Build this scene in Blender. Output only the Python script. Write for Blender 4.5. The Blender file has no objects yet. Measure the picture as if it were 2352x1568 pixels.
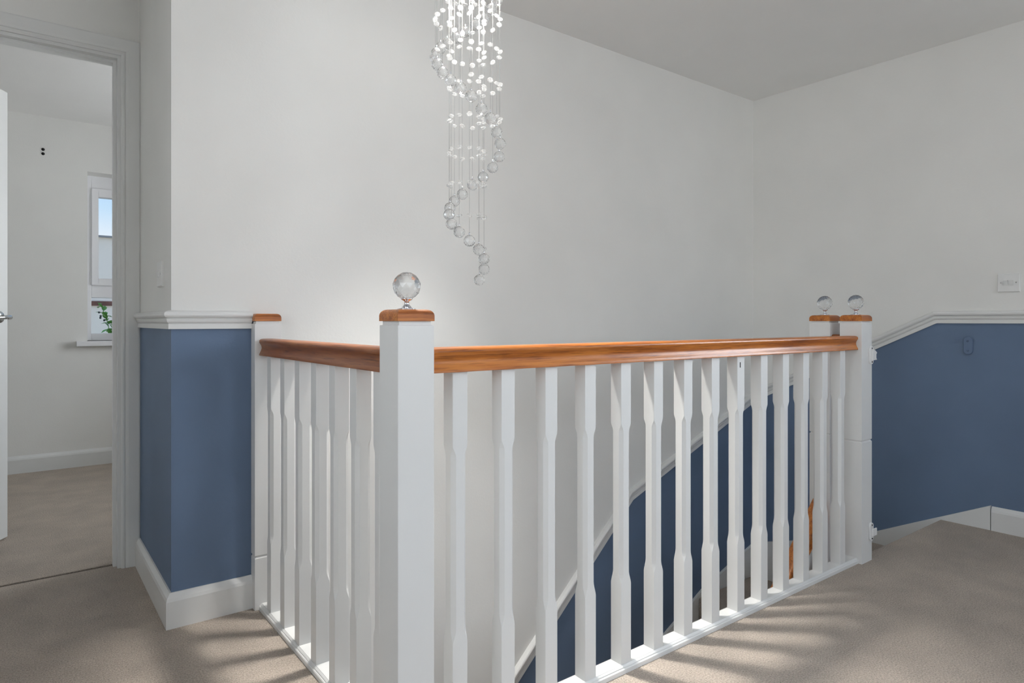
import bpy, bmesh, math, random
from mathutils import Vector, Matrix
random.seed(7)
PI = math.pi
scene = bpy.context.scene
COL = scene.collection

# ------------------------------------------------------------------ camera
FPX, CY, YAW = 1496.6, 737.2, math.radians(37.18)
cam_d = bpy.data.cameras.new('camera'); cam = bpy.data.objects.new('camera', cam_d); COL.objects.link(cam)
cam_d.sensor_fit = 'HORIZONTAL'; cam_d.sensor_width = 36.0
cam_d.lens = 36.0 * FPX / 2352
cam_d.shift_y = -(784 - CY) / 2352
cam_d.clip_start = 0.02
cam.location = (0, 0, 1.0)
cam.rotation_euler = (PI / 2, 0, -YAW)
scene.camera = cam

# ------------------------------------------------------------------ view, world, lights
vs = scene.view_settings
vs.view_transform = 'Standard'; vs.look = 'None'; vs.gamma = 1.0; vs.use_curve_mapping = False
vs.exposure = 0.0
cy = scene.cycles
cy.use_denoising = True
cy.max_bounces = 12; cy.diffuse_bounces = 6; cy.glossy_bounces = 4
cy.transmission_bounces = 8; cy.transparent_max_bounces = 16
cy.use_adaptive_sampling = True; cy.adaptive_threshold = 0.08; cy.adaptive_min_samples = 16; cy.use_light_tree = False
cy.sample_clamp_indirect = 4.0

world = bpy.data.worlds.new('daylight_sky'); scene.world = world; world.use_nodes = True
wn = world.node_tree.nodes; wl = world.node_tree.links; wn.clear()
w_out = wn.new('ShaderNodeOutputWorld'); w_bg = wn.new('ShaderNodeBackground')
w_tc = wn.new('ShaderNodeTexCoord'); w_sep = wn.new('ShaderNodeSeparateXYZ'); w_ramp = wn.new('ShaderNodeValToRGB')
wl.new(w_tc.outputs['Generated'], w_sep.inputs[0]); wl.new(w_sep.outputs['Z'], w_ramp.inputs[0])
wl.new(w_ramp.outputs[0], w_bg.inputs[0]); wl.new(w_bg.outputs[0], w_out.inputs[0])
el = w_ramp.color_ramp.elements
el[0].position = 0.0; el[0].color = (0.86, 0.90, 0.97, 1)
el[1].position = 1.0; el[1].color = (0.42, 0.60, 0.95, 1)
for pos, c in ((0.105, (0.84, 0.91, 1.0, 1)), (0.145, (0.58, 0.79, 1.0, 1)), (0.19, (0.45, 0.69, 1.0, 1))):
    e = el.new(pos); e.color = c
w_bg.inputs[1].default_value = 1.05

def area_light(name, loc, size, rot, power, color):
    d = bpy.data.lights.new(name, 'AREA'); d.shape = 'RECTANGLE'; d.size, d.size_y = size
    d.energy = power; d.color = color
    o = bpy.data.objects.new(name, d); COL.objects.link(o); o.location = loc; o.rotation_euler = rot
    return o
# daylight from outside the picture: landing side window, then fill at added windows
area_light('daylight_landing_side_window', (4.05, -0.05, 1.55), (1.3, 1.2), (0, PI / 2, 0), 105, (0.86, 0.92, 1.0))
area_light('fill_landing_front', (1.5, -1.95, 1.5), (3.4, 1.3), (PI / 2, 0, 0), 38, (0.95, 0.97, 1.0))  # fill light added behind the camera
area_light('fill_landing_left', (-1.85, 0.4, 1.5), (1.4, 1.2), (0, -PI / 2, 0), 29, (0.96, 0.98, 1.0))  # added to brighten the faces turned left
area_light('fill_bedroom_side', (2.55, 4.2, 1.35), (1.3, 1.2), (0, PI / 2, 0), 60, (0.95, 0.97, 1.0))  # added fill to brighten the bedroom
CHANDELIER_W = 0.4                        # soft spill of the five lamps
CHANDELIER_SPOT_W = 700.0                # their narrow downward beams

# ------------------------------------------------------------------ materials
MAT = {}
def new_mat(name):
    m = bpy.data.materials.new(name); m.use_nodes = True
    nt = m.node_tree; nt.nodes.clear()
    out = nt.nodes.new('ShaderNodeOutputMaterial'); b = nt.nodes.new('ShaderNodeBsdfPrincipled')
    nt.links.new(b.outputs[0], out.inputs[0]); MAT[name] = m
    return m, nt, b
def noise(nt, scale, detail=2.0, rough=0.5, vec=None):
    n = nt.nodes.new('ShaderNodeTexNoise'); n.inputs['Scale'].default_value = scale
    n.inputs['Detail'].default_value = detail; n.inputs['Roughness'].default_value = rough
    if vec is None:
        tc = nt.nodes.new('ShaderNodeTexCoord'); vec = tc.outputs['Object']
    nt.links.new(vec, n.inputs['Vector']); return n
def ramp(nt, fac, stops):
    r = nt.nodes.new('ShaderNodeValToRGB'); nt.links.new(fac, r.inputs[0]); e = r.color_ramp.elements
    e[0].position, e[0].color = stops[0][0], (*stops[0][1], 1)
    e[1].position, e[1].color = stops[-1][0], (*stops[-1][1], 1)
    for p, c in stops[1:-1]:
        q = e.new(p); q.color = (*c, 1)
    return r
def bump(nt, b, h, strength, dist):
    bp = nt.nodes.new('ShaderNodeBump'); bp.inputs['Strength'].default_value = strength; bp.inputs['Distance'].default_value = dist
    nt.links.new(h, bp.inputs['Height']); nt.links.new(bp.outputs[0], b.inputs['Normal'])
def sc3(c, k): return tuple(x * k for x in c)
def paint(name, col, rough=0.6, var=0.03, nscale=3.0, bscale=180.0, bstr=0.12):
    m, nt, b = new_mat(name)
    n = noise(nt, nscale, 2.0, 0.6)
    r = ramp(nt, n.outputs['Fac'], [(0.3, sc3(col, 1 - var)), (0.7, sc3(col, 1 + var))])
    nt.links.new(r.outputs[0], b.inputs['Base Color']); b.inputs['Roughness'].default_value = rough
    b.inputs['Specular IOR Level'].default_value = 0.35
    n2 = noise(nt, bscale, 1.0, 0.6); bump(nt, b, n2.outputs['Fac'], bstr, 0.002)
    return m
paint('wall_white', (0.82, 0.815, 0.79), 0.75, 0.025, 2.2, 120, 0.15)
paint('ceiling_white', (0.88, 0.875, 0.86), 0.85, 0.015, 2.0, 160, 0.12)
paint('wall_blue', (0.138, 0.198, 0.305), 0.62, 0.06, 2.5, 120, 0.15)
paint('gloss_white', (0.77, 0.77, 0.76), 0.32, 0.012, 4.0, 60, 0.05)
paint('trim_white', (0.76, 0.765, 0.755), 0.42, 0.012, 4.0, 60, 0.05)
paint('plastic_white', (0.80, 0.80, 0.79), 0.3, 0.008, 4.0, 60, 0.02)
paint('upvc_white', (0.86, 0.86, 0.88), 0.3, 0.01, 4.0, 60, 0.02)
paint('render_white', (0.94, 0.84, 0.73), 0.8, 0.02, 1.0, 20, 0.2)
paint('coping_grey', (0.30, 0.30, 0.31), 0.7)
paint('dark_hole', (0.02, 0.02, 0.02), 0.8)
paint('dark_strip', (0.10, 0.08, 0.065), 0.9, 0.3, 60.0)
paint('blue_plastic', (0.12, 0.175, 0.28), 0.45, 0.03)
paint('berry', (0.05, 0.06, 0.05), 0.6, 0.2, 40)
paint('planter', (0.25, 0.12, 0.07), 0.7, 0.1, 10)
paint('grass_green', (0.10, 0.16, 0.05), 0.9, 0.3, 2.0)

m, nt, b = new_mat('brick_band')
n = noise(nt, 6.0, 3.0); r = ramp(nt, n.outputs['Fac'], [(0.3, (0.12, 0.045, 0.035)), (0.7, (0.22, 0.09, 0.065))])
nt.links.new(r.outputs[0], b.inputs['Base Color']); b.inputs['Roughness'].default_value = 0.8

m, nt, b = new_mat('leaf_green')
n = noise(nt, 25.0, 2.0); r = ramp(nt, n.outputs['Fac'], [(0.3, (0.06, 0.28, 0.02)), (0.7, (0.20, 0.55, 0.06))])
nt.links.new(r.outputs[0], b.inputs['Base Color']); b.inputs['Roughness'].default_value = 0.45

# carpet: short cut pile, beige
def carpet(name, lo, hi):
    m, nt, b = new_mat(name)
    n1 = noise(nt, 210.0, 2.0, 0.75)
    n2 = noise(nt, 5.0, 2.0, 0.6)
    r1 = ramp(nt, n1.outputs['Fac'], [(0.30, sc3(lo, 0.62)), (0.5, lo), (0.70, hi)])
    r2 = ramp(nt, n2.outputs['Fac'], [(0.3, (0.86, 0.86, 0.86)), (0.7, (1.08, 1.07, 1.06))])
    mx = nt.nodes.new('ShaderNodeMix'); mx.data_type = 'RGBA'; mx.blend_type = 'MULTIPLY'; mx.inputs[0].default_value = 1.0
    nt.links.new(r1.outputs[0], mx.inputs[6]); nt.links.new(r2.outputs[0], mx.inputs[7])
    nt.links.new(mx.outputs[2], b.inputs['Base Color'])
    b.inputs['Roughness'].default_value = 1.0; b.inputs['Specular IOR Level'].default_value = 0.05
    b.inputs['Sheen Weight'].default_value = 0.15; b.inputs['Sheen Roughness'].default_value = 0.6
    n3 = noise(nt, 190.0, 2.0, 0.75); bump(nt, b, n3.outputs['Fac'], 1.0, 0.008)
carpet('carpet_beige', (0.50, 0.425, 0.355), (0.66, 0.575, 0.49))

# varnished hardwood; the grain runs along the object's X axis
def wood(name, lo, mid, hi, axis='X', rough=0.34):
    m, nt, b = new_mat(name)
    tc = nt.nodes.new('ShaderNodeTexCoord'); mp = nt.nodes.new('ShaderNodeMapping')
    nt.links.new(tc.outputs['Object'], mp.inputs[0])
    s = {'X': (1.6, 22, 22), 'Y': (22, 1.6, 22)}[axis]
    mp.inputs['Scale'].default_value = s
    n = noise(nt, 2.2, 5.0, 0.62, mp.outputs[0])
    r = ramp(nt, n.outputs['Fac'], [(0.28, lo), (0.47, mid), (0.70, hi)])
    mp2 = nt.nodes.new('ShaderNodeMapping'); nt.links.new(tc.outputs['Object'], mp2.inputs[0])
    mp2.inputs['Scale'].default_value = {'X': (9, 260, 260), 'Y': (260, 9, 260)}[axis]
    n2 = noise(nt, 1.0, 3.0, 0.6, mp2.outputs[0])
    r2 = ramp(nt, n2.outputs['Fac'], [(0.32, (0.36, 0.27, 0.22)), (0.46, (1, 1, 1)), (0.8, (1.08, 1.08, 1.08))])
    mx = nt.nodes.new('ShaderNodeMix'); mx.data_type = 'RGBA'; mx.blend_type = 'MULTIPLY'; mx.inputs[0].default_value = 0.85
    nt.links.new(r.outputs[0], mx.inputs[6]); nt.links.new(r2.outputs[0], mx.inputs[7])
    nt.links.new(mx.outputs[2], b.inputs['Base Color'])
    b.inputs['Roughness'].default_value = rough
    b.inputs['Specular IOR Level'].default_value = 0.35; b.inputs['Coat Weight'].default_value = 0.12; b.inputs['Coat Roughness'].default_value = 0.12
wood('wood_x', (0.21, 0.055, 0.012), (0.43, 0.132, 0.022), (0.60, 0.220, 0.044), 'X')
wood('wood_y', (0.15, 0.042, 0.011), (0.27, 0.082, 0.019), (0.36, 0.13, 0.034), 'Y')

def metal(name, col, rough):
    m, nt, b = new_mat(name); b.inputs['Base Color'].default_value = (*col, 1)
    b.inputs['Metallic'].default_value = 1.0
    n = noise(nt, 40.0, 2.0); r = ramp(nt, n.outputs['Fac'], [(0.3, (rough * 0.8,) * 3), (0.7, (rough * 1.2,) * 3)])
    nt.links.new(r.outputs[0], b.inputs['Roughness'])
metal('chrome', (0.80, 0.80, 0.84), 0.08)
metal('satin_steel', (0.62, 0.62, 0.62), 0.25)
metal('wire', (0.45, 0.45, 0.45), 0.4)

def crystal(name, ior, clear, glint, tint=(0.98, 0.985, 0.99)):
    # cut glass: refraction and reflection, with a share that passes straight through between facets
    m = bpy.data.materials.new(name); m.use_nodes = True; nt = m.node_tree; nt.nodes.clear(); MAT[name] = m
    out = nt.nodes.new('ShaderNodeOutputMaterial')
    g = nt.nodes.new('ShaderNodeBsdfGlass'); g.inputs['IOR'].default_value = ior; g.inputs['Roughness'].default_value = 0.0
    n = noise(nt, 6.0, 1.0); r = ramp(nt, n.outputs['Fac'], [(0.3, sc3(tint, 0.99)), (0.7, tint)])
    nt.links.new(r.outputs[0], g.inputs['Color'])
    t = nt.nodes.new('ShaderNodeBsdfTransparent'); t.inputs[0].default_value = (*tint, 1)
    mx = nt.nodes.new('ShaderNodeMixShader'); mx.inputs[0].default_value = clear
    nt.links.new(g.outputs[0], mx.inputs[1]); nt.links.new(t.outputs[0], mx.inputs[2])
    # white scatter mixed in to stand for the lamps' sparkle on the facets
    df = nt.nodes.new('ShaderNodeBsdfDiffuse'); df.inputs[0].default_value = (0.95, 0.95, 0.95, 1)
    tl = nt.nodes.new('ShaderNodeBsdfTranslucent'); tl.inputs[0].default_value = (0.95, 0.95, 0.95, 1)
    m2 = nt.nodes.new('ShaderNodeMixShader'); m2.inputs[0].default_value = 0.5; nt.links.new(df.outputs[0], m2.inputs[1]); nt.links.new(tl.outputs[0], m2.inputs[2])
    m3 = nt.nodes.new('ShaderNodeMixShader'); m3.inputs[0].default_value = glint; nt.links.new(mx.outputs[0], m3.inputs[1]); nt.links.new(m2.outputs[0], m3.inputs[2])
    nt.links.new(m3.outputs[0], out.inputs[0])
crystal('crystal', 1.5, 0.22, 0.012)
crystal('crystal_bead', 1.55, 0.25, 0.06)
# clear window pane
m = bpy.data.materials.new('pane_glass'); m.use_nodes = True; nt = m.node_tree; nt.nodes.clear(); MAT['pane_glass'] = m
out = nt.nodes.new('ShaderNodeOutputMaterial'); t = nt.nodes.new('ShaderNodeBsdfTransparent'); g = nt.nodes.new('ShaderNodeBsdfGlossy')
g.inputs['Roughness'].default_value = 0.02
fr = nt.nodes.new('ShaderNodeFresnel'); fr.inputs[0].default_value = 1.45
n = noise(nt, 2.0, 1.0); r = ramp(nt, n.outputs['Fac'], [(0.3, (0.97, 0.98, 0.98)), (0.7, (0.98, 0.985, 0.985))])
nt.links.new(r.outputs[0], t.inputs[0])
mx = nt.nodes.new('ShaderNodeMixShader'); nt.links.new(fr.outputs[0], mx.inputs[0])
nt.links.new(t.outputs[0], mx.inputs[1]); nt.links.new(g.outputs[0], mx.inputs[2]); nt.links.new(mx.outputs[0], out.inputs[0])
# lit lamp face
m, nt, b = new_mat('lamp_glow'); b.inputs['Base Color'].default_value = (1, 1, 1, 1)
b.inputs['Emission Color'].default_value = (1.0, 0.97, 0.90, 1); b.inputs['Emission Strength'].default_value = 12.0

# ------------------------------------------------------------------ mesh helpers
class MB:
    """collects shapes for ONE mesh object"""
    def __init__(s): s.v = []; s.f = []; s.mi = []; s.sm = []
    def add(s, verts, faces, mi=0, smooth=False):
        o = len(s.v); s.v += [tuple(p) for p in verts]
        for f in faces: s.f.append(tuple(i + o for i in f)); s.mi.append(mi); s.sm.append(smooth)
    def box(s, a, b, mi=0):
        (x0, y0, z0), (x1, y1, z1) = a, b
        s.add([(x0, y0, z0), (x1, y0, z0), (x1, y1, z0), (x0, y1, z0), (x0, y0, z1), (x1, y0, z1), (x1, y1, z1), (x0, y1, z1)],
              [(0, 3, 2, 1), (4, 5, 6, 7), (0, 1, 5, 4), (1, 2, 6, 5), (2, 3, 7, 6), (3, 0, 4, 7)], mi)
    def prism(s, poly, to3, depth0, depth1, mi=0):
        n = len(poly)
        s.add([to3(p[0], p[1], depth0) for p in poly] + [to3(p[0], p[1], depth1) for p in poly],
              [tuple(range(n - 1, -1, -1)), tuple(range(n, 2 * n))] + [(i, (i + 1) % n, n + (i + 1) % n, n + i) for i in range(n)], mi)
    def loops(s, rings, mi=0, smooth=False, closed=True, caps=True):
        n = len(rings[0]); vs = [p for r in rings for p in r]; fs = []
        m = n if closed else n - 1
        for k in range(len(rings) - 1):
            for i in range(m):
                j = (i + 1) % n
                fs.append((k * n + i, k * n + j, (k + 1) * n + j, (k + 1) * n + i))
        s.add(vs, fs, mi, smooth)
        if caps:
            s.add(rings[0], [tuple(range(n - 1, -1, -1))], mi); s.add(rings[-1], [tuple(range(n))], mi)
    def lathe(s, prof, seg, c=(0, 0, 0), mi=0, smooth=True):
        rings = [[(c[0] + r * math.cos(2 * PI * i / seg), c[1] + r * math.sin(2 * PI * i / seg), c[2] + z) for i in range(seg)] for r, z in prof]
        s.loops(rings, mi, smooth)
    def tube(s, a, b, r, seg=6, mi=0, r2=None):
        a, b = Vector(a), Vector(b); d = (b - a).normalized()
        u = d.orthogonal().normalized(); w = d.cross(u); r2 = r if r2 is None else r2
        s.loops([[a + (u * math.cos(2 * PI * i / seg) + w * math.sin(2 * PI * i / seg)) * r for i in range(seg)],
                 [b + (u * math.cos(2 * PI * i / seg) + w * math.sin(2 * PI * i / seg)) * r2 for i in range(seg)]], mi, True)
    def build(s, name, mats, parent=None, loc=(0, 0, 0), bevel=0.0):
        me = bpy.data.meshes.new(name); me.from_pydata(s.v, [], s.f)
        for k in ([mats] if isinstance(mats, str) else mats): me.materials.append(MAT[k])
        me.polygons.foreach_set('material_index', s.mi); me.polygons.foreach_set('use_smooth', s.sm)
        bm = bmesh.new(); bm.from_mesh(me); bmesh.ops.remove_doubles(bm, verts=bm.verts, dist=1e-6)
        bmesh.ops.recalc_face_normals(bm, faces=bm.faces); bm.to_mesh(me); bm.free(); me.update()
        o = bpy.data.objects.new(name, me); COL.objects.link(o); o.location = loc
        if parent: o.parent = parent
        if bevel:
            md = o.modifiers.new('bevel', 'BEVEL'); md.width = bevel; md.segments = 2; md.limit_method = 'ANGLE'; md.angle_limit = math.radians(40)
        return o
def tag(o, label, cat, group=None):
    o['label'] = label; o['category'] = cat
    if group: o['group'] = group
    return o
def thing(name, loc, label, cat, group=None, rz=0.0):
    o = bpy.data.objects.new(name, None); COL.objects.link(o); o.location = loc; o.rotation_euler = (0, 0, rz)
    o.empty_display_size = 0.1
    return tag(o, label, cat, group)
def struct(o, label=None):
    o['kind'] = 'structure'
    if label: o['label'] = label
    return o
def inst(src, parent, loc, rz=0.0, name=None):
    o = src.copy(); COL.objects.link(o); o.parent = parent; o.location = loc; o.rotation_euler = (0, 0, rz)
    if name: o.name = name
    return o
def wall_sweep(mb, path, prof, to3, ends='v', mi=0, e0=None, e1=None):
    """moulding along a path (s,z) drawn on a wall; prof = (b across the path, a out of the wall)"""
    pts = [Vector(p) for p in path]; dirs = [(pts[i + 1] - pts[i]).normalized() for i in range(len(pts) - 1)]
    nrm = [Vector((-d.y, d.x)) for d in dirs]; offs = []
    for i in range(len(pts)):
        if i in (0, len(pts) - 1):
            n = nrm[0] if i == 0 else nrm[-1]
            offs.append(Vector((0, 1)) / n.y if ends == 'v' else n)
        else:
            m = (nrm[i - 1] + nrm[i]).normalized(); offs.append(m / m.dot(nrm[i]))
    rings = [[to3(p.x + o.x * b, p.y + o.y * b, a) for b, a in prof] for p, o in zip(pts, offs)]
    mb.loops(rings, mi)
def plan_sweep(mb, path, prof, mi=0):
    """moulding along a level plan path (x,y); prof = (out to the LEFT of the path, z)"""
    pts = [Vector(p) for p in path]; dirs = [(pts[i + 1] - pts[i]).normalized() for i in range(len(pts) - 1)]
    nrm = [Vector((-d.y, d.x)) for d in dirs]; offs = []
    for i in range(len(pts)):
        if i == 0: offs.append(nrm[0])
        elif i == len(pts) - 1: offs.append(nrm[-1])
        else:
            m = (nrm[i - 1] + nrm[i]).normalized(); offs.append(m / m.dot(nrm[i]))
    mb.loops([[(p.x + o.x * a, p.y + o.y * a, z) for a, z in prof] for p, o in zip(pts, offs)], mi)

# ------------------------------------------------------------------ key dimensions (metres)
XN, YN, W = 0.6513, 1.2646, 0.09          # corner newel near corner, newel width
XR, YR2 = 2.763, 1.397                    # end newel x, second newel y
YF, XW, XC = 2.3712, 3.7215, 0.3998       # stair wall, right wall, return wall
ZC, YD, YB, ZB = 2.396, 3.063, 5.3765, 2.372
ZRT, ZRB = 0.9393, 0.8817                 # handrail top / bottom
LOW = -2.6
XL, YFR = -1.5, -1.6                      # landing left / front walls (behind the camera)
far3 = lambda s_, z, a: (s_, YF - a, z)   # on stair wall
rgt3 = lambda s_, z, a: (XW - a, s_, z)   # on right wall

# ------------------------------------------------------------------ structure
# floors
mb = MB(); XE, YE = 0.70, 1.31
T = 0.24
mb.prism([(XL, YFR), (XW, YFR), (XW, YE), (XE, YE), (XE, YF), (XC, YF), (XC, YD + 0.05), (XL, YD + 0.05)], lambda x, y, d: (x, y, d), -T, 0.0)
struct(mb.build('floor', 'carpet_beige'), 'beige cut pile carpet of the landing')
mb = MB(); mb.box((-1.6, YD + 0.07, -T), (2.2, YB, 0.0))
struct(mb.build('floor_bedroom', 'carpet_beige'), 'beige carpet of the room beyond the doorway')
mb = MB(); mb.box((XL, YE - 1.2, LOW - 0.1), (XW, YF, LOW))
struct(mb.build('floor_hall', 'carpet_beige'))
mb = MB(); mb.box((XL, YD + 0.045, -0.03), (XC, YD + 0.075, -0.004))
struct(mb.build('trim_threshold', 'dark_strip'), 'dark seam between the two carpets in the doorway')
# ceilings
mb = MB(); mb.box((XL - 0.1, YFR - 0.1, ZC), (XW + 0.1, YD + 0.05, ZC + 0.1)); struct(mb.build('ceiling', 'ceiling_white'))
mb = MB(); mb.box((-1.7, YD + 0.06, ZB), (2.3, YB + 0.1, ZB + 0.1)); struct(mb.build('ceiling_bedroom', 'ceiling_white'))
# stair wall (blue below the dado line, white above)
L = [(XC, 1.0), (0.70, 1.0), (0.70, -1.60), (0.773, -1.60), (2.598, 0.083), (XW, 0.518)]
mb = MB()
mb.prism(L + [(XW, ZC), (XC, ZC)], far3, 0.0, -0.12, 0)
mb.prism(L + [(XW, LOW), (XC, LOW)], far3, 0.0, -0.12, 1)
struct(mb.build('wall_back', ['wall_white', 'wall_blue']), 'long stairwell wall, white above and blue below the dado rail')
# return wall at the doorway
mb = MB(); mb.box((XC, YF + 0.12, 1.0), (XC + 0.12, YD, ZC), 0); mb.box((XC, YF + 0.12, -0.2), (XC + 0.12, YD, 1.0), 1)
struct(mb.build('wall_return', ['wall_white', 'wall_blue']), 'short shaded return wall beside the doorway')
# right wall with a window outside the picture
WY0, WY1, WZ0, WZ1 = -0.65, 0.55, 1.10, 2.10
mb = MB()
mb.prism([(WY1, 1.02), (1.333, 1.02), (YF, 0.518), (YF + 0.12, 0.518), (YF + 0.12, ZC), (WY1, ZC)], rgt3, 0, -0.14, 0)
mb.prism([(WY0, 1.02), (WY1, 1.02), (WY1, WZ0), (WY0, WZ0)], rgt3, 0, -0.14, 0)
mb.prism([(WY0, WZ1), (WY1, WZ1), (WY1, ZC), (WY0, ZC)], rgt3, 0, -0.14, 0)
mb.prism([(YFR - 0.1, 1.02), (WY0, 1.02), (WY0, ZC), (YFR - 0.1, ZC)], rgt3, 0, -0.14, 0)
mb.prism([(YFR - 0.1, 1.02), (1.333, 1.02), (YF, 0.518), (YF + 0.12, 0.518), (YF + 0.12, LOW), (YFR - 0.1, LOW)], rgt3, 0, -0.14, 1)
struct(mb.build('wall_right', ['wall_white', 'wall_blue']), 'right wall, white above and blue below the dado rail')
# walls behind the camera
mb = MB()
FX0, FX1, FZ0, FZ1 = -0.2, 3.2, 0.9, 2.1
for a, b_ in (((XL, YFR - 0.12, 0), (FX0, YFR, ZC)), ((FX1, YFR - 0.12, 0), (XW, YFR, ZC)), ((FX0, YFR - 0.12, 0), (FX1, YFR, FZ0)), ((FX0, YFR - 0.12, FZ1), (FX1, YFR, ZC))): mb.box(a, b_)
struct(mb.build('wall_front', 'wall_white'))
mb = MB()
for a, b_ in (((XL - 0.1, YFR, 0), (XL, -0.3, ZC)), ((XL - 0.1, 1.1, 0), (XL, YD, ZC)), ((XL - 0.1, -0.3, 0), (XL, 1.1, 0.9)), ((XL - 0.1, -0.3, 2.1), (XL, 1.1, ZC))): mb.box(a, b_)
struct(mb.build('wall_left', 'wall_white'))
# stairwell side below the landing
mb = MB(); mb.box((XE - 0.1, 1.21, LOW), (2.75, 1.305, -T)); struct(mb.build('wall_under_landing', 'wall_white'))
mb = MB(); mb.box((XL, 1.305, LOW), (XL + 0.1, YF, -T)); mb.box((XL, YF, LOW), (XC, YF + 0.12, -T)); struct(mb.build('wall_hall', 'wall_white'))
# doorway wall
DX0, DX1, DZ = -0.44, 0.333, 2.074
mb = MB()
mb.box((XL, YD, 0), (DX0, YD + 0.11, ZC)); mb.box((DX1, YD, 0), (2.2, YD + 0.11, ZC)); mb.box((DX0, YD, DZ), (DX1, YD + 0.11, ZC))
struct(mb.build('wall_doorway', 'wall_white'), 'wall around the doorway, white painted')
# bedroom walls
BX0, BX1, BZ0, BZ1 = 0.385, 1.40, 0.862, 2.036
mb = MB()
mb.box((-1.7, YB, -T), (BX0, YB + 0.26, ZB)); mb.box((BX1, YB, -T), (2.3, YB + 0.26, ZB)); mb.box((BX0, YB, -T), (BX1, YB + 0.26, BZ0)); mb.box((BX0, YB, BZ1), (BX1, YB + 0.26, ZB))
struct(mb.build('wall_bedroom_back', 'wall_white'), 'pale bedroom wall seen through the doorway')
mb = MB()
for a, b_ in (((2.2, YD + 0.11, 0), (2.3, 3.6, ZB)), ((2.2, 4.8, 0), (2.3, YB, ZB)), ((2.2, 3.6, 0), (2.3, 4.8, 0.9)), ((2.2, 3.6, 2.1), (2.3, 4.8, ZB))): mb.box(a, b_)
struct(mb.build('wall_bedroom_right', 'wall_white'))
mb = MB(); mb.box((-1.7, YD + 0.11, 0), (-1.6, YB, ZB)); struct(mb.build('wall_bedroom_left', 'wall_white'))

# dado rails
DP = [(0.0, 0.0), (0.0, 0.010), (0.0165, 0.010), (0.018, 0.0075), (0.0195, 0.010), (0.024, 0.0145), (0.033, 0.0165), (0.035, 0.0135), (0.037, 0.0165),
      (0.040, 0.0215), (0.045, 0.0245), (0.051, 0.0245), (0.056, 0.021), (0.060, 0.012), (0.062, 0.0)]
mb = MB(); plan_sweep(mb, [(XC, YD), (XC, YF), (XN, YF)][::-1], [(a, 0.974 + b_) for b_, a in DP])
struct(mb.build('trim_1', 'gloss_white'), 'white moulded dado rail above the blue panel left of the banister')
mb = MB(); wall_sweep(mb, [(0.745, -1.626), (0.773, -1.626), (2.598, 0.053), (XW, 0.487)], DP, far3)
struct(mb.build('trim_2', 'gloss_white'), 'white dado rail sloping down the stairwell wall')
mb = MB(); wall_sweep(mb, [(YFR, 0.989), (1.333, 0.989), (YF, 0.487)], DP, rgt3)
struct(mb.build('trim_3', 'gloss_white'), 'white dado rail on the right wall, level then sloping down')
# skirting boards
SP = [(0.0, 0.0), (0.018, 0.0), (0.018, 0.088), (0.015, 0.098), (0.008, 0.108), (0.005, 0.113), (0.0, 0.113)]
mb = MB(); plan_sweep(mb, [(XN, YF), (XC, YF), (XC, YD)], SP)
struct(mb.build('baseboard_left', 'gloss_white'), 'white skirting board wrapping the corner under the blue panel')
mb = MB(); plan_sweep(mb, [(XW, YFR), (XW, 1.097)], SP)
struct(mb.build('baseboard_right', 'gloss_white'), 'white skirting board at the foot of the right wall')
mb = MB(); plan_sweep(mb, [(BX1 + 0.7, YB), (-1.6, YB)], SP)
struct(mb.build('baseboard_bedroom', 'trim_white'), 'white skirting board of the room beyond the doorway')
mb = MB(); plan_sweep(mb, [(XL, YFR), (XW, YFR)], SP); plan_sweep(mb, [(XL, YD), (XL, YFR)], SP)
struct(mb.build('baseboard_front', 'gloss_white'))
# wall strings that follow the stairs
mb = MB()
top = [(1.101, 0.117), (1.438, -0.048), (1.633, -0.145), (2.092, -0.316), (YF, -0.402)]
mb.prism(top + [(YF, -0.9), (1.9, -0.75), (1.5, -0.45), (1.101, 0.0)][0:], rgt3, 0.016, 0.0)
struct(mb.build('trim_4', 'trim_white'), 'white stair string on the right wall at the top of the stairs')
mb = MB()
top = [(XW, -0.402), (3.448, -0.486), (3.191, -0.566), (2.857, -0.727), (2.62, -0.86), (0.75, LOW + 0.11)]
mb.prism(top + [(0.75, LOW), (1.05, LOW), (2.62, -1.15), (XW, -0.9)], far3, 0.016, 0.0)
struct(mb.build('trim_5', 'trim_white'), 'white stair string running down the stairwell wall')
# architrave and door lining
AP = [(0.0, 0.0), (0.0, 0.009), (0.006, 0.013), (0.012, 0.013), (0.014, 0.010), (0.017, 0.014), (0.026, 0.0165), (0.062, 0.018), (0.0666, 0.016), (0.0666, 0.0)]
mb = MB(); door3 = lambda s_, z, a: (s_, YD - a, z)
wall_sweep(mb, [(DX0 + 0.004, 0.0), (DX0 + 0.004, DZ), (DX1 - 0.000, DZ), (DX1 - 0.000, 0.0)], AP, door3, 'n')
struct(mb.build('trim_6', 'trim_white'), 'white moulded architrave around the open doorway')
mb = MB()
mb.box((DX1 - 0.012, YD - 0.0, 0), (DX1, YD + 0.112, DZ)); mb.box((DX0, YD, 0), (DX0 + 0.012, YD + 0.112, DZ)); mb.box((DX0 + 0.012, YD, DZ - 0.012), (DX1 - 0.012, YD + 0.112, DZ))
mb.box((DX1 - 0.024, YD + 0.03, 0), (DX1 - 0.012, YD + 0.066, DZ - 0.012)); mb.box((DX0 + 0.012, YD + 0.03, DZ - 0.024), (DX1 - 0.024, YD + 0.066, DZ - 0.012))
struct(mb.build('trim_7', 'trim_white'), 'white door lining with door stop')

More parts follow.
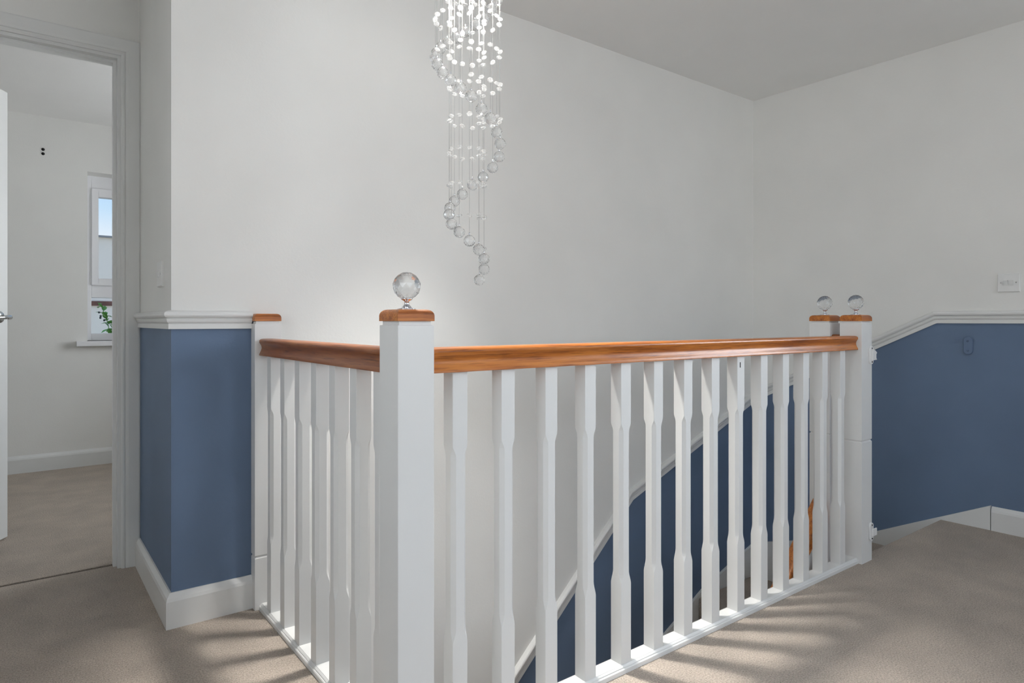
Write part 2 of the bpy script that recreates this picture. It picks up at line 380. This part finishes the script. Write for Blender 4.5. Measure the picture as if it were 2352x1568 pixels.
# ------------------------------------------------------------------ windows
# bedroom window: opening sash above a fixed light
w1 = bpy.data.objects.new('window_1', None); COL.objects.link(w1); w1.location = (BX0, YB + 0.145, BZ0); struct(w1, 'white casement window of the bedroom')
fy0, fy1 = 0.0, 0.07                       # local depth of frame
def rect_frame(mb, x0, x1, z0, z1, t, y0, y1):
    tl, tr, tb, tt = t
    mb.box((x0, y0, z0), (x0 + tl, y1, z1)); mb.box((x1 - tr, y0, z0), (x1, y1, z1))
    mb.box((x0 + tl, y0, z0), (x1 - tr, y1, z0 + tb)); mb.box((x0 + tl, y0, z1 - tt), (x1 - tr, y1, z1))
WWI, WHI = BX1 - BX0, BZ1 - BZ0
mb = MB(); rect_frame(mb, 0, WWI, 0, WHI, (0.034, 0.034, 0.05, 0.088), fy0, fy1); mb.box((0.034, fy0, 0.305), (WWI - 0.034, fy1, 0.395))
mb.box((0.5, fy0, 0.05), (0.55, fy1, 0.305)); mb.box((0.5, fy0, 0.395), (0.55, fy1, WHI - 0.088))
mb.build('window_frame', 'upvc_white', w1, bevel=0.003)
mb = MB(); rect_frame(mb, 0.034, 0.5, 0.395, WHI - 0.088, (0.042, 0.042, 0.05, 0.06), -0.012, 0.05)
sash = mb.build('sash', 'upvc_white', w1, bevel=0.004)
mb = MB(); mb.box((0.07, 0.022, 0.44), (0.465, 0.028, WHI - 0.145)); mb.build('pane', 'pane_glass', sash)
mb = MB(); mb.box((0.034, 0.03, 0.045), (0.505, 0.036, 0.31)); mb.build('pane', 'pane_glass', w1)
mb = MB(); mb.box((0.545, 0.03, 0.39), (WWI - 0.03, 0.036, WHI - 0.084)); mb.build('pane', 'pane_glass', w1)
mb = MB(); mb.box((0.545, 0.03, 0.045), (WWI - 0.03, 0.036, 0.31)); mb.build('pane', 'pane_glass', w1)
mb = MB(); mb.prism([(-0.195, -0.032), (-0.19, -0.036), (-0.15, -0.036), (-0.15, -0.02), (0.0, -0.02), (0.0, 0.0), (-0.19, 0.0), (-0.195, -0.005)], lambda a, z, x: (x, a, z), -0.065, WWI + 0.065)
mb.build('window_sill', 'upvc_white', w1)
def simple_window(name, loc, wd, ht, rz, label):
    e = bpy.data.objects.new(name, None); COL.objects.link(e); e.location = loc; e.rotation_euler = (0, 0, rz); struct(e, label)
    mb = MB(); rect_frame(mb, 0, wd, 0, ht, (0.06,) * 4, 0, 0.07); mb.box((wd / 2 - 0.04, 0, 0.06), (wd / 2 + 0.04, 0.07, ht - 0.06)); mb.build('window_frame', 'upvc_white', e)
    for a in (0.06, wd / 2 + 0.04):
        mb = MB(); mb.box((a, 0.03, 0.06), (a + wd / 2 - 0.10, 0.036, ht - 0.06)); mb.build('pane', 'pane_glass', e)
simple_window('window_2', (XW + 0.04, WY1, WZ0), WY1 - WY0, WZ1 - WZ0, -PI / 2, 'landing side window')
simple_window('fill_window_3', (FX1, YFR - 0.04, FZ0), FX1 - FX0, FZ1 - FZ0, PI, 'unseen front window added for landing fill light')  # made-up window framing the fill light behind the camera
simple_window('fill_window_4', (2.22, 4.8, 0.9), 1.2, 1.2, -PI / 2, 'unseen bedroom window added for its fill light')  # made-up window for the added bedroom fill
simple_window('fill_window_5', (XL - 0.02, -0.3, 0.9), 1.4, 1.2, PI / 2, 'unseen left window added for landing fill light')  # made-up window for the light added on the left

# ------------------------------------------------------------------ bedroom door (ajar into the room)
door = bpy.data.objects.new('door_1', None); COL.objects.link(door); door.location = (DX0 + 0.016, YD + 0.085, 0.006); door.rotation_euler = (0, 0, math.radians(59.5))
struct(door, 'white flush door standing ajar at the left edge')
DW = 0.762
mb = MB(); mb.box((0.0, 0.0, 0.0), (DW, 0.035, 2.048)); leaf = mb.build('door_leaf', 'trim_white', door, bevel=0.002)
h = (DW - 0.062, 0.0, 1.012)
mb = MB(); mb.lathe([(0.0, -0.0), (0.027, 0.0), (0.027, 0.006), (0.024, 0.010), (0.0, 0.010)], 28)
rose = mb.build('handle_rose', 'satin_steel', door, h); rose.rotation_euler = (PI / 2, 0, 0)
mb = MB(); mb.lathe([(0.0, 0.0), (0.0105, 0.0), (0.0095, 0.030), (0.011, 0.046), (0.0, 0.048)], 16); neck = mb.build('handle_neck', 'satin_steel', door, h); neck.rotation_euler = (PI / 2, 0, 0)
mb = MB()
rings = []
for k in range(13):
    t = k / 12; x = 0.012 - 0.13 * t; out_ = 0.044 + 0.022 * math.sin(min(1, t * 1.3) * PI / 2) - 0.012 * t; hh = 0.0105 - 0.004 * t; dd = 0.0075 - 0.0025 * t
    rings.append([(x, -out_ + dd * math.cos(a), hh * math.sin(a) - 0.003 * t) for a in [2 * PI * i / 12 for i in range(12)]])
mb.loops(rings, 0, True); mb.build('handle_lever', 'satin_steel', door, h)
mb = MB()
mb.box((DW - 0.0005, 0.007, 0.93), (DW + 0.001, 0.028, 1.08)); mb.build('latch_plate', 'satin_steel', door)

# ------------------------------------------------------------------ newel posts
def newel_shaft(mb, z0, z1, joint=None, neck=True):
    hw = W / 2; prof = [(hw, z0)]
    if joint: prof += [(hw, joint - 0.005), (hw - 0.004, joint - 0.001), (hw - 0.004, joint + 0.001), (hw, joint + 0.005)]
    prof += [(hw, z1)]
    if neck: prof += [(hw - 0.005, z1), (hw - 0.005, z1 + 0.010)]
    mb.loops([[(-r, -r, z), (r, -r, z), (r, r, z), (-r, r, z)] for r, z in prof])
def newel_cap(mb, z0, z1, hw):
    n = 5; rad = 0.014; rings = [[(-hw, -hw, z0), (hw, -hw, z0), (hw, hw, z0), (-hw, hw, z0)]]
    for k in range(n + 1):
        a = k / n * PI / 2; r = hw - rad + rad * math.cos(a); z = z1 - rad + rad * math.sin(a)
        rings.append([(-r, -r, z), (r, -r, z), (r, r, z), (-r, r, z)])
    mb.loops(rings)
def faceted_ball(r, seg, lat, twist=True, zsc=1.0):
    mb = MB(); rings = []
    for k in range(1, lat):
        th = PI * k / lat; off = (PI / seg) if (twist and k % 2) else 0
        rings.append([(r * math.sin(th) * math.cos(2 * PI * i / seg + off), r * math.sin(th) * math.sin(2 * PI * i / seg + off), r * zsc * math.cos(th)) for i in range(seg)])
    vs = [p for g in rings for p in g] + [(0, 0, r * zsc), (0, 0, -r * zsc)]; fs = []
    nR = len(rings); tp, bt = nR * seg, nR * seg + 1
    for i in range(seg):
        j = (i + 1) % seg; fs.append((tp, j, i)); fs.append((bt, (nR - 1) * seg + i, (nR - 1) * seg + j))
    for k in range(nR - 1):
        a0, b0 = k * seg, (k + 1) * seg
        for i in range(seg):
            j = (i + 1) % seg
            if not twist: fs.append((a0 + i, a0 + j, b0 + j, b0 + i))
            elif (k + 1) % 2:      # upper ring offset by half a step
                fs += [(a0 + i, b0 + j, b0 + i), (a0 + i, a0 + j, b0 + j)]
            else:
                fs += [(a0 + i, b0 + i, b0 + (i - 1) % seg), (a0 + i, a0 + j, b0 + i)]
    mb.add(vs, fs); return mb
CAPZ = 1.0
def newel(loc, label, z0, joint, finial=True, half=False, zj_top=0.991):
    e = thing('newel_post', loc, label, 'newel post', 'newel posts of the banister')
    mb = MB(); newel_shaft(mb, z0, zj_top, joint)
    sh = mb.build('post', 'gloss_white', e, bevel=0.0015)
    mb = MB(); newel_cap(mb, CAPZ, CAPZ + 0.026, W / 2 + 0.0005); cap = mb.build('cap', 'wood_x', e); cap['label'] = 'orange brown varnished wooden cap'
    if half:                                # half post fixed to the wall: plane off the back half
        for o in (sh, cap):
            bm = bmesh.new(); bm.from_mesh(o.data)
            r = bmesh.ops.bisect_plane(bm, geom=bm.verts[:] + bm.edges[:] + bm.faces[:], plane_co=(0, 0, 0), plane_no=(0, 1, 0), clear_outer=True)
            bmesh.ops.holes_fill(bm, edges=[x for x in r['geom_cut'] if isinstance(x, bmesh.types.BMEdge)])
            bmesh.ops.recalc_face_normals(bm, faces=bm.faces); bm.to_mesh(o.data); bm.free()
    if finial:
        mb = MB(); mb.lathe([(0.0, 0.0), (0.021, 0.0), (0.021, 0.0018), (0.012, 0.0035), (0.010, 0.007), (0.0065, 0.010), (0.0055, 0.012), (0.0055, 0.0185), (0.013, 0.0225), (0.0135, 0.025), (0.0, 0.0255)], 20)
        fb = mb.build('finial_base', 'chrome', e, (0, 0, CAPZ + 0.026)); fb['label'] = 'small chrome stem and flange'
        fbm = faceted_ball(0.0315, 12, 9); ball = fbm.build('finial_ball', 'crystal', e, (0, 0, CAPZ + 0.026 + 0.0215 + 0.0315)); ball['label'] = 'faceted clear crystal ball'
    return e
newel((XN + W / 2, YN + W / 2, 0), 'tall white square newel post at the banister corner, wood cap and crystal ball', 0.0, None)
newel((XR + W / 2, YN + W / 2, 0), 'white newel post with crystal ball ending the long banister at the stair head', -0.2, 0.503)
newel((XR + W / 2, YR2 + W / 2, 0), 'white newel post with crystal ball just behind the end post of the banister', -1.05, 0.515)
newel((XN + W / 2, YF, 0), 'white half newel post on the wall beside the blue panel, wood cap without ball', 0.0, 0.184, finial=False, half=True)

# ------------------------------------------------------------------ balustrades
def rail_profile():
    # half outline (y, z) of the handrail, from the bottom edge up to the crown
    hwd = 0.0305
    pts = [(hwd, 0.0), (hwd, 0.004), (hwd - 0.003, 0.010), (hwd - 0.0065, 0.017), (hwd - 0.0085, 0.025), (hwd - 0.0075, 0.033), (hwd - 0.004, 0.039),
           (hwd - 0.0005, 0.044), (hwd, 0.048), (hwd - 0.001, 0.052), (hwd - 0.005, 0.0556), (hwd - 0.013, 0.0574), (0.0, 0.0578)]
    return pts + [(-a, z) for a, z in pts[-2::-1]]
RP = rail_profile()
def handrail(parent, a, b, axis, name='handrail'):
    """level rail from a to b along axis, bottom at ZRB; object origin at a"""
    mb = MB(); ln = b[0] - a[0] if axis == 'X' else b[1] - a[1]
    if axis == 'X': rings = [[(s_, p[0], p[1]) for p in RP] for s_ in (0, ln)]
    else: rings = [[(p[0], s_, p[1]) for p in RP] for s_ in (0, ln)]
    mb.loops(rings, 0, True, True, True)
    o = mb.build(name, 'wood_x' if axis == 'X' else 'wood_y', parent, a)
    md = o.modifiers.new('edge', 'EDGE_SPLIT'); md.split_angle = math.radians(50)
    o['label'] = 'orange brown varnished wooden handrail'
    return o
BR = [(-0.031, 0.0), (-0.031, 0.012), (-0.029, 0.0145), (-0.027, 0.0145), (-0.0265, 0.017), (-0.024, 0.020), (-0.0225, 0.0215), (-0.0215, 0.0190), (-0.0205, 0.0215)]
BR = BR + [(-a, z) for a, z in BR[::-1]]
def base_rail(parent, a, b, axis):
    mb = MB(); ln = b[0] - a[0] if axis == 'X' else b[1] - a[1]
    mb.loops([[(s_, p[0], p[1]) if axis == 'X' else (p[0], s_, p[1]) for p in BR] for s_ in (0, ln)])
    return mb.build('base_rail', 'gloss_white', parent, a)
BS = 0.0205
def baluster_mesh(z0, z1, lo=(0.240, 0.282), hi=(0.682, 0.712)):
    mb = MB(); c = 0.0095
    def ring(z, cc):
        s_ = BS; cc = max(cc, 0.0008)
        return [(-s_ + cc, -s_, z), (s_ - cc, -s_, z), (s_, -s_ + cc, z), (s_, s_ - cc, z), (s_ - cc, s_, z), (-s_ + cc, s_, z), (-s_, s_ - cc, z), (-s_, -s_ + cc, z)]
    rings = [ring(z0, 0), ring(lo[0], 0)]
    for k in range(1, 6):
        t = k / 6; rings.append(ring(lo[0] + (lo[1] - lo[0]) * t, c * (0.5 - 0.5 * math.cos(PI * t))))
    rings += [ring(lo[1], c), ring(hi[0], c)]
    for k in range(1, 6):
        t = k / 6; rings.append(ring(hi[0] + (hi[1] - hi[0]) * t, c * (0.5 + 0.5 * math.cos(PI * t))))
    rings += [ring(hi[1], 0), ring(z1, 0)]
    mb.loops(rings); return mb
YLINE, XLINE = YN + W / 2, XN + W / 2
bal = thing('balustrade', (XN + W, YLINE, 0), 'long white banister with fourteen balusters from corner post to stair head', 'banister', 'banister runs round the stairwell')
def loc_in(e, p): return (p[0] - e.location.x, p[1] - e.location.y, p[2] - e.location.z)
handrail(bal, loc_in(bal, (XN + W, YLINE, ZRB)), loc_in(bal, (XR, YLINE, ZRB)), 'X')
base_rail(bal, loc_in(bal, (XN + W, YLINE, 0)), loc_in(bal, (XR, YLINE, 0)), 'X')
first = None
for k in range(14):
    x = 0.805 + 0.1407 * k + BS
    if first is None:
        first = baluster_mesh(0.0215, ZRB).build('baluster', 'gloss_white', bal, loc_in(bal, (x, YLINE, 0)))
    else: o = inst(first, bal, loc_in(bal, (x, YLINE, 0)))
    if k == 8:
        mb = MB(); mb.box((-0.0015, -0.0012, -0.009), (0.0015, 0.0, 0.009)); nb = mb.build('nail_slot', 'dark_hole', bal, loc_in(bal, (1.946, YLINE - BS, 0.852)))
bal2 = thing('balustrade', (XLINE, YN + W, 0), 'short white banister with seven balusters from corner post to wall', 'banister', 'banister runs round the stairwell')
handrail(bal2, loc_in(bal2, (XLINE, YN + W, ZRB)), loc_in(bal2, (XLINE, YF - W / 2, ZRB)), 'Y')
base_rail(bal2, loc_in(bal2, (XLINE, YN + W, 0)), loc_in(bal2, (XLINE, YF - W / 2, 0)), 'Y')
for k in range(7):
    inst(first, bal2, loc_in(bal2, (XLINE, 2.229 - 0.1385 * k + BS, 0)))
# short link rail between the two end newels, and the banister that goes down the flight
bal3 = thing('stair_balustrade', (XR, YR2 + W / 2, -0.85), 'sloping banister going down the stairs behind the long banister, orange wood rail', 'banister', 'banister runs round the stairwell')
lk = handrail(None, (XR + W / 2, YN + W, ZRB + 0.004), (XR + W / 2, YR2, ZRB + 0.004), 'Y', 'link_rail')
tag(lk, 'short orange brown wooden rail bridging the two end newel posts', 'handrail')
SL = 0.92; LEN = 2.02
mb = MB(); mb.loops([[(-s_, p[0], 0.155 + p[1] * 1.36 - SL * s_) for p in RP] for s_ in (0, LEN)], 0, True)
o = mb.build('handrail', 'wood_x', bal3, (0, 0, 0.85)); md = o.modifiers.new('edge', 'EDGE_SPLIT'); md.split_angle = math.radians(50)
mb = MB(); mb.prism([(0, -0.98 + 0.32), (0, -0.98), (-LEN, -0.98 - SL * LEN), (-LEN, -0.66 - SL * LEN)], lambda s_, z, a: (s_, a, z), -0.018, 0.018)
mb.build('string_board', 'gloss_white', bal3, (0, 0, 0.85))
for k in range(13):
    s_ = 0.12 + 0.14 * k
    mb = MB(); r = BS; zt, zb = 0.155 - SL * s_, -0.68 - SL * s_
    mb.add([(-r, -r, zb - 0.03), (r, -r, zb - 0.03), (r, r, zb - 0.03), (-r, r, zb - 0.03), (-r, -r, zt + 0.0), (r, -r, zt + 0.036), (r, r, zt + 0.036), (-r, r, zt)],
           [(0, 3, 2, 1), (4, 5, 6, 7), (0, 1, 5, 4), (1, 2, 6, 5), (2, 3, 7, 6), (3, 0, 4, 7)])
    if k == 0:
        sb = mb.build('baluster', 'gloss_white', bal3, (-s_, 0, 0.85)); sb0 = sb
        for v in sb.data.vertices: v.co.z += SL * s_
        sb.location.z -= SL * s_
    else:
        o = inst(sb0, bal3, (-s_, 0, 0.85 - SL * s_))

# ------------------------------------------------------------------ staircase
st = thing('staircase', (2.85, 1.42, LOW), 'carpeted winding staircase going down behind the banister', 'staircase')
PV = (XR + W + 0.003, YR2 + 0.02)
def wall_hit(deg):
    c, s_ = math.cos(math.radians(deg)), math.sin(math.radians(deg))
    tx = (XW - 0.016 - PV[0]) / c if c > 1e-6 else 1e9; ty = (YF - 0.016 - PV[1]) / s_ if s_ > 1e-6 else 1e9
    t = min(tx, ty); return (PV[0] + c * t, PV[1] + s_ * t)
angs = [0, 18, 42, 73]
cx_, cy_ = XW - 0.016, YF - 0.016
polys = []
y_in = 1.312
polys.append([(PV[0], y_in), (cx_, y_in), wall_hit(18), PV])
polys.append([PV, wall_hit(18), wall_hit(42)])
polys.append([PV, wall_hit(42), (cx_, cy_), wall_hit(73)])
polys.append([(PV[0], YR2 + W + 0.003), wall_hit(73), (2.66, cy_), (2.66, YR2 + W + 0.003)])
x1 = 2.66
while len(polys) < 12:
    polys.append([(x1, YR2 + 0.064), (x1, cy_), (x1 - 0.2174, cy_), (x1 - 0.2174, YR2 + 0.064)]); x1 -= 0.2174
for k, pl in enumerate(polys):
    z = -0.2 * (k + 1)
    mb = MB(); mb.prism(pl, lambda x, y, d: (x - 2.85, y - 1.42, d - LOW), max(z - 0.2, LOW) - 0.0, z)
    mb.build('step', 'carpet_beige', st, bevel=0.012)

# ------------------------------------------------------------------ chandelier
CX, CYC = 1.213, 1.845
Rv = Vector((math.cos(YAW), -math.sin(YAW), 0)); Fv = Vector((math.sin(YAW), math.cos(YAW), 0))
ball_y = [0, 21.7, 43, 58.5, 73.7, 88, 101, 110.6, 122.5, 133, 148.5, 167, 184, 201.6, 221, 250, 272, 303.5, 330, 360, 385, 407, 425, 446, 462, 477.4, 492.6, 514, 532.7, 553, 573, 594.5, 618, 643]
def lerp_tab(x, tab):
    for (x0, y0), (x1, y1) in zip(tab, tab[1:]):
        if x <= x1: return y0 + (y1 - y0) * (x - x0) / (x1 - x0)
    return tab[-1][1]
ch = thing('chandelier', (CX, CYC, ZC), 'spiral crystal chandelier of clear glass balls hanging over the stairwell', 'chandelier')
mb = MB(); mb.lathe([(0.0, 0.0), (0.155, 0.0), (0.155, -0.030), (0.150, -0.034), (0.0, -0.034)], 48)
mb.build('ceiling_plate', 'chrome', ch)
lamp = None
for k in range(5):
    a = 2 * PI * k / 5 + 0.4; p = (0.062 * math.cos(a), 0.062 * math.sin(a), -0.034)
    if k == 4: p = (0, 0, -0.034)
    else:
        a = 2 * PI * k / 4 + 0.4; p = (0.066 * math.cos(a), 0.066 * math.sin(a), -0.034)
    if lamp is None:
        mb = MB(); mb.lathe([(0.0, 0.0), (0.026, 0.0), (0.026, -0.010), (0.022, -0.012), (0.0, -0.012)], 20); lamp = mb.build('lamp', 'lamp_glow', ch, p)
    else: inst(lamp, ch, p)
    ld = bpy.data.lights.new('lamp_light', 'AREA'); ld.shape = 'DISK'; ld.size = 0.045; ld.energy = CHANDELIER_W / 5; ld.color = (1.0, 0.975, 0.93)
    lo = bpy.data.objects.new('lamp_light', ld); COL.objects.link(lo); lo.location = (CX + p[0], CYC + p[1], ZC - 0.049)
    sd = bpy.data.lights.new('lamp_beam', 'SPOT'); sd.energy = CHANDELIER_SPOT_W / 5; sd.spot_size = math.radians(65); sd.spot_blend = 1.0
    sd.shadow_soft_size = 0.022; sd.color = (1.0, 0.97, 0.92)
    so = bpy.data.objects.new('lamp_beam', sd); COL.objects.link(so); so.location = (CX + p[0], CYC + p[1], ZC - 0.050); so.rotation_euler = (math.radians(-6), 0, 0)   # heads tilted a little towards the landing
ball_src = faceted_ball(0.0195, 10, 8).build('crystal_ball', 'crystal')
bead_src = MB(); 
bead_src.lathe([(0.0, 0.0050), (0.0045, 0.0050), (0.0095, 0.002), (0.0095, -0.002), (0.0045, -0.0050), (0.0, -0.0050)], 8, smooth=False)
bead_src = bead_src.build('crystal_bead', 'crystal_bead')
pin_src = MB(); pin_src.tube((0, 0, 0.018), (0, 0, 0.027), 0.0022, 6); pin_src = pin_src.build('pin', 'chrome')
levels = [2.34 - 0.11 * k for k in range(11)]
used = [False, False]
for k in range(1, 35):
    ph = lerp_tab(k, [(-0.5, 0.0), (9.5, PI), (19.5, 2 * PI), (27, 3 * PI), (32.5, 4 * PI), (38, 5 * PI)])
    A = lerp_tab(k, [(0, 0.110), (9.5, 0.110), (19.5, 0.110), (27, 0.064), (32.5, 0.056), (40, 0.05)])
    pos = Vector((CX, CYC, 0)) + Rv * (A * math.cos(ph)) + Fv * (A * math.sin(ph))
    d = pos.dot(Fv); z = 1.0 + (CY - ball_y[k - 1]) * d / FPX
    lx, ly, lz = pos.x - CX, pos.y - CYC, z - ZC
    mb = MB(); mb.tube((0, 0, -0.034 ), (0, 0, lz + 0.026), 0.0004, 4)
    s_ = mb.build('string', 'wire', ch, (lx, ly, 0))
    if not used[0]: ball_src.parent = s_; ball_src.location = (0, 0, lz); pin_src.parent = s_; pin_src.location = (0, 0, lz); used[0] = True
    else: inst(ball_src, s_, (0, 0, lz), random.random() * 6); inst(pin_src, s_, (0, 0, lz))
    for zl in levels:
        zl += random.uniform(-0.004, 0.004)
        if zl < z + 0.045: continue
        if not used[1]: bead_src.parent = s_; bead_src.location = (0, 0, zl - ZC); used[1] = True
        else:
            o = inst(bead_src, s_, (0, 0, zl - ZC)); o.rotation_euler = (random.uniform(-0.5, 0.5), random.uniform(-0.5, 0.5), random.random() * 6)

# ------------------------------------------------------------------ switches, brackets, small wall things
def switch(name, loc, rz, label, w_, h_, n):
    e = thing(name, loc, label, 'light switch', 'white wall light switches', rz)
    # local: plate in XZ, facing -Y
    mb = MB(); x, z = w_ / 2, h_ / 2
    mb.loops([[(-x, 0, -z), (x, 0, -z), (x, 0, z), (-x, 0, z)], [(-x, -0.006, -z), (x, -0.006, -z), (x, -0.006, z), (-x, -0.006, z)], [(-x + 0.003, -0.009, -z + 0.003), (x - 0.003, -0.009, -z + 0.003), (x - 0.003, -0.009, z - 0.003), (-x + 0.003, -0.009, z - 0.003)]])
    mb.build('switch_plate', 'plastic_white', e)
    for k in range(n):
        ox = (k - (n - 1) / 2) * 0.022
        mb = MB(); mb.prism([(-0.009, 0.012), (-0.017, 0.011), (-0.0115, -0.012), (-0.009, -0.012)], lambda a, z_, x_: (x_, a, z_), ox - 0.008, ox + 0.008)
        mb.build('rocker', 'plastic_white', e)
    for sx in (-1, 1):
        mb = MB(); mb.lathe([(0.0, 0.0), (0.0028, 0.0), (0.0028, 0.0012), (0.0, 0.0014)], 10)
        o = mb.build('screw', 'satin_steel', e, (sx * 0.030, -0.0088, 0)); o.rotation_euler = (PI / 2, 0, 0)
    return e
switch('light_switch', (XW, 1.0305, 1.181), -PI / 2, 'white two-gang light switch on the right wall above the dado rail', 0.088, 0.088, 2)
switch('light_switch', (XC, 2.545, 1.163), -PI / 2, 'white light switch on the shaded return wall beside the doorway', 0.088, 0.088, 1)
# stair gate brackets
def pill(mb, w_, h_, y0, y1):
    n = 10; pts = []
    for k in range(n + 1): a = PI * k / n; pts.append((w_ / 2 * math.cos(a), h_ / 2 - w_ / 2 + w_ / 2 * math.sin(a)))
    for k in range(n + 1): a = PI + PI * k / n; pts.append((w_ / 2 * math.cos(a), -h_ / 2 + w_ / 2 + w_ / 2 * math.sin(a)))
    mb.prism(pts, lambda x, z, y: (x, y, z), y0, y1)
def gate_bracket(loc, rz, label, catch):
    e = thing('gate_bracket', loc, label, 'bracket', 'white stair gate brackets', rz)
    mb = MB(); pill(mb, 0.030, 0.075, 0.0, -0.008); mb.build('plate', 'plastic_white', e, bevel=0.002)
    mb = MB()
    if catch:
        mb.prism([(-0.002, 0.028), (0.020, 0.020), (0.036, 0.010), (0.029, 0.003), (0.029, -0.012), (0.036, -0.020), (-0.002, -0.022)], lambda a, z, y: (a, y, z), -0.013, -0.0075)
    else: mb.box((0.0, -0.013, -0.018), (0.034, -0.0075, 0.012))
    mb.build('catch', 'plastic_white', e, bevel=0.002)
    for z in (-0.028, 0.028):
        mb = MB(); mb.lathe([(0.0, 0.0), (0.0035, 0.0), (0.0035, 0.0015), (0.0, 0.0018)], 10); o = mb.build('screw', 'dark_hole', e, (0, -0.0078, z)); o.rotation_euler = (PI / 2, 0, 0)
gate_bracket((XR + W - 0.0155, YN, 0.858), 0, 'white gate catch near the top of the end newel post', True)
gate_bracket((XR + W - 0.0155, YN, 0.122), 0, 'white gate bracket near the foot of the end newel post', False)
e = thing('gate_bracket', (XW, 1.195, 0.880), 'blue painted oval gate fixing on the right wall below the dado rail', 'bracket', None, -PI / 2)
mb = MB(); pill(mb, 0.040, 0.088, 0.0, -0.010); mb.build('plate', 'blue_plastic', e, bevel=0.003)
for z in (-0.024, 0.022):
    mb = MB(); mb.lathe([(0.0, 0.0), (0.005, 0.0), (0.005, 0.001), (0.0, 0.0012)], 10); o = mb.build('screw', 'blue_plastic', e, (0, -0.0098, z)); o.rotation_euler = (PI / 2, 0, 0)
for z, lb in ((2.150, 'upper of two small dark screw plugs in the bedroom wall'), (2.121, 'lower of two small dark screw plugs in the bedroom wall')):
    mb = MB(); mb.lathe([(0.0, 0.0), (0.010, 0.0), (0.009, 0.004), (0.0, 0.005)], 14)
    o = mb.build('wall_plug', 'dark_hole', None, (0.135, YB, z)); o.rotation_euler = (PI / 2, 0, 0); tag(o, lb, 'wall plug', 'screw plugs in the bedroom wall')

# ------------------------------------------------------------------ outside the bedroom window
hs = thing('house', (1.2, 11.0, LOW - 0.3), 'white rendered house outside the bedroom window with a red brown band', 'house')
mb = MB(); mb.box((-4.0, 0.0, 0.0), (4.0, 3.0, 5.10)); mb.build('wall', 'render_white', hs)
mb = MB(); mb.box((-4.05, -0.05, 5.10), (4.05, 3.05, 5.125)); mb.build('coping', 'coping_grey', hs)
mb = MB(); mb.box((-4.0, -0.03, 4.12), (4.0, 0.0, 4.185)); mb.build('band', 'brick_band', hs)
mb = MB(); mb.box((-12, YB + 0.3, LOW - 0.45), (14, 16, LOW - 0.3)); struct(mb.build('floor_garden', 'grass_green'))
pt = thing('window_plant', (0.83, YB + 0.40, 0.70), 'leafy green plant with dark berries outside the bedroom window', 'plant')
mb = MB(); rect_frame(mb, -0.30, 0.30, 0.0, 0.14, (0.015, 0.015, 0.015, 0.0001), -0.07, 0.07); mb.box((-0.30, -0.085, 0.0), (0.30, -0.07, 0.14)); mb.box((-0.30, 0.07, 0.0), (0.30, 0.085, 0.14)); mb.box((-0.28, -0.07, 0.02), (0.28, 0.07, 0.12))
mb.box((-0.2, -0.14, 0.02), (-0.17, -0.085, 0.06)); mb.box((0.17, -0.14, 0.02), (0.2, -0.085, 0.06))
mb.build('planter_box', 'planter', pt)
rnd = random.Random(5)
leaf_src = MB()
leaf_src.add([(0, 0, 0), (0.015, 0.016, 0.004), (0.018, 0.034, 0.005), (0, 0.060, -0.003), (-0.018, 0.034, 0.005), (-0.015, 0.016, 0.004), (0, 0.028, 0.0)],
             [(0, 1, 6), (1, 2, 6), (2, 3, 6), (3, 4, 6), (4, 5, 6), (5, 0, 6)], 0, True)
lf = None; br = None
for k in range(9):
    bx = -0.27 + 0.062 * k; top_ = Vector((bx - 0.07 + rnd.uniform(-0.03, 0.03), rnd.uniform(-0.03, 0.03), rnd.uniform(0.34, 0.46)))
    mb = MB(); base = Vector((bx, 0, 0.11)); mid = (base + top_) / 2 + Vector((rnd.uniform(-0.02, 0.02), 0, 0)); mb.tube(base, mid, 0.0025, 5); mb.tube(mid, top_, 0.002, 5)
    mb.build('stem', 'leaf_green', pt)
    for j in range(15):
        t = 0.15 + 0.85 * j / 14; p = base.lerp(mid, t * 2) if t < 0.5 else mid.lerp(top_, t * 2 - 1)
        if lf is None: lf = leaf_src.build('leaf', 'leaf_green', pt, p); o = lf
        else: o = inst(lf, pt, p)
        o.rotation_euler = (rnd.uniform(-0.5, 0.9), rnd.uniform(-0.4, 0.4), rnd.random() * 6.28)
    for j in range(2):
        p = top_.lerp(mid, rnd.random()) + Vector((-0.03 + rnd.uniform(-0.012, 0.012), rnd.uniform(-0.02, 0.0), rnd.uniform(-0.02, 0.02)))
        if br is None:
            br = faceted_ball(0.008, 8, 6).build('berry', 'berry', pt, p)
        else: inst(br, pt, p)
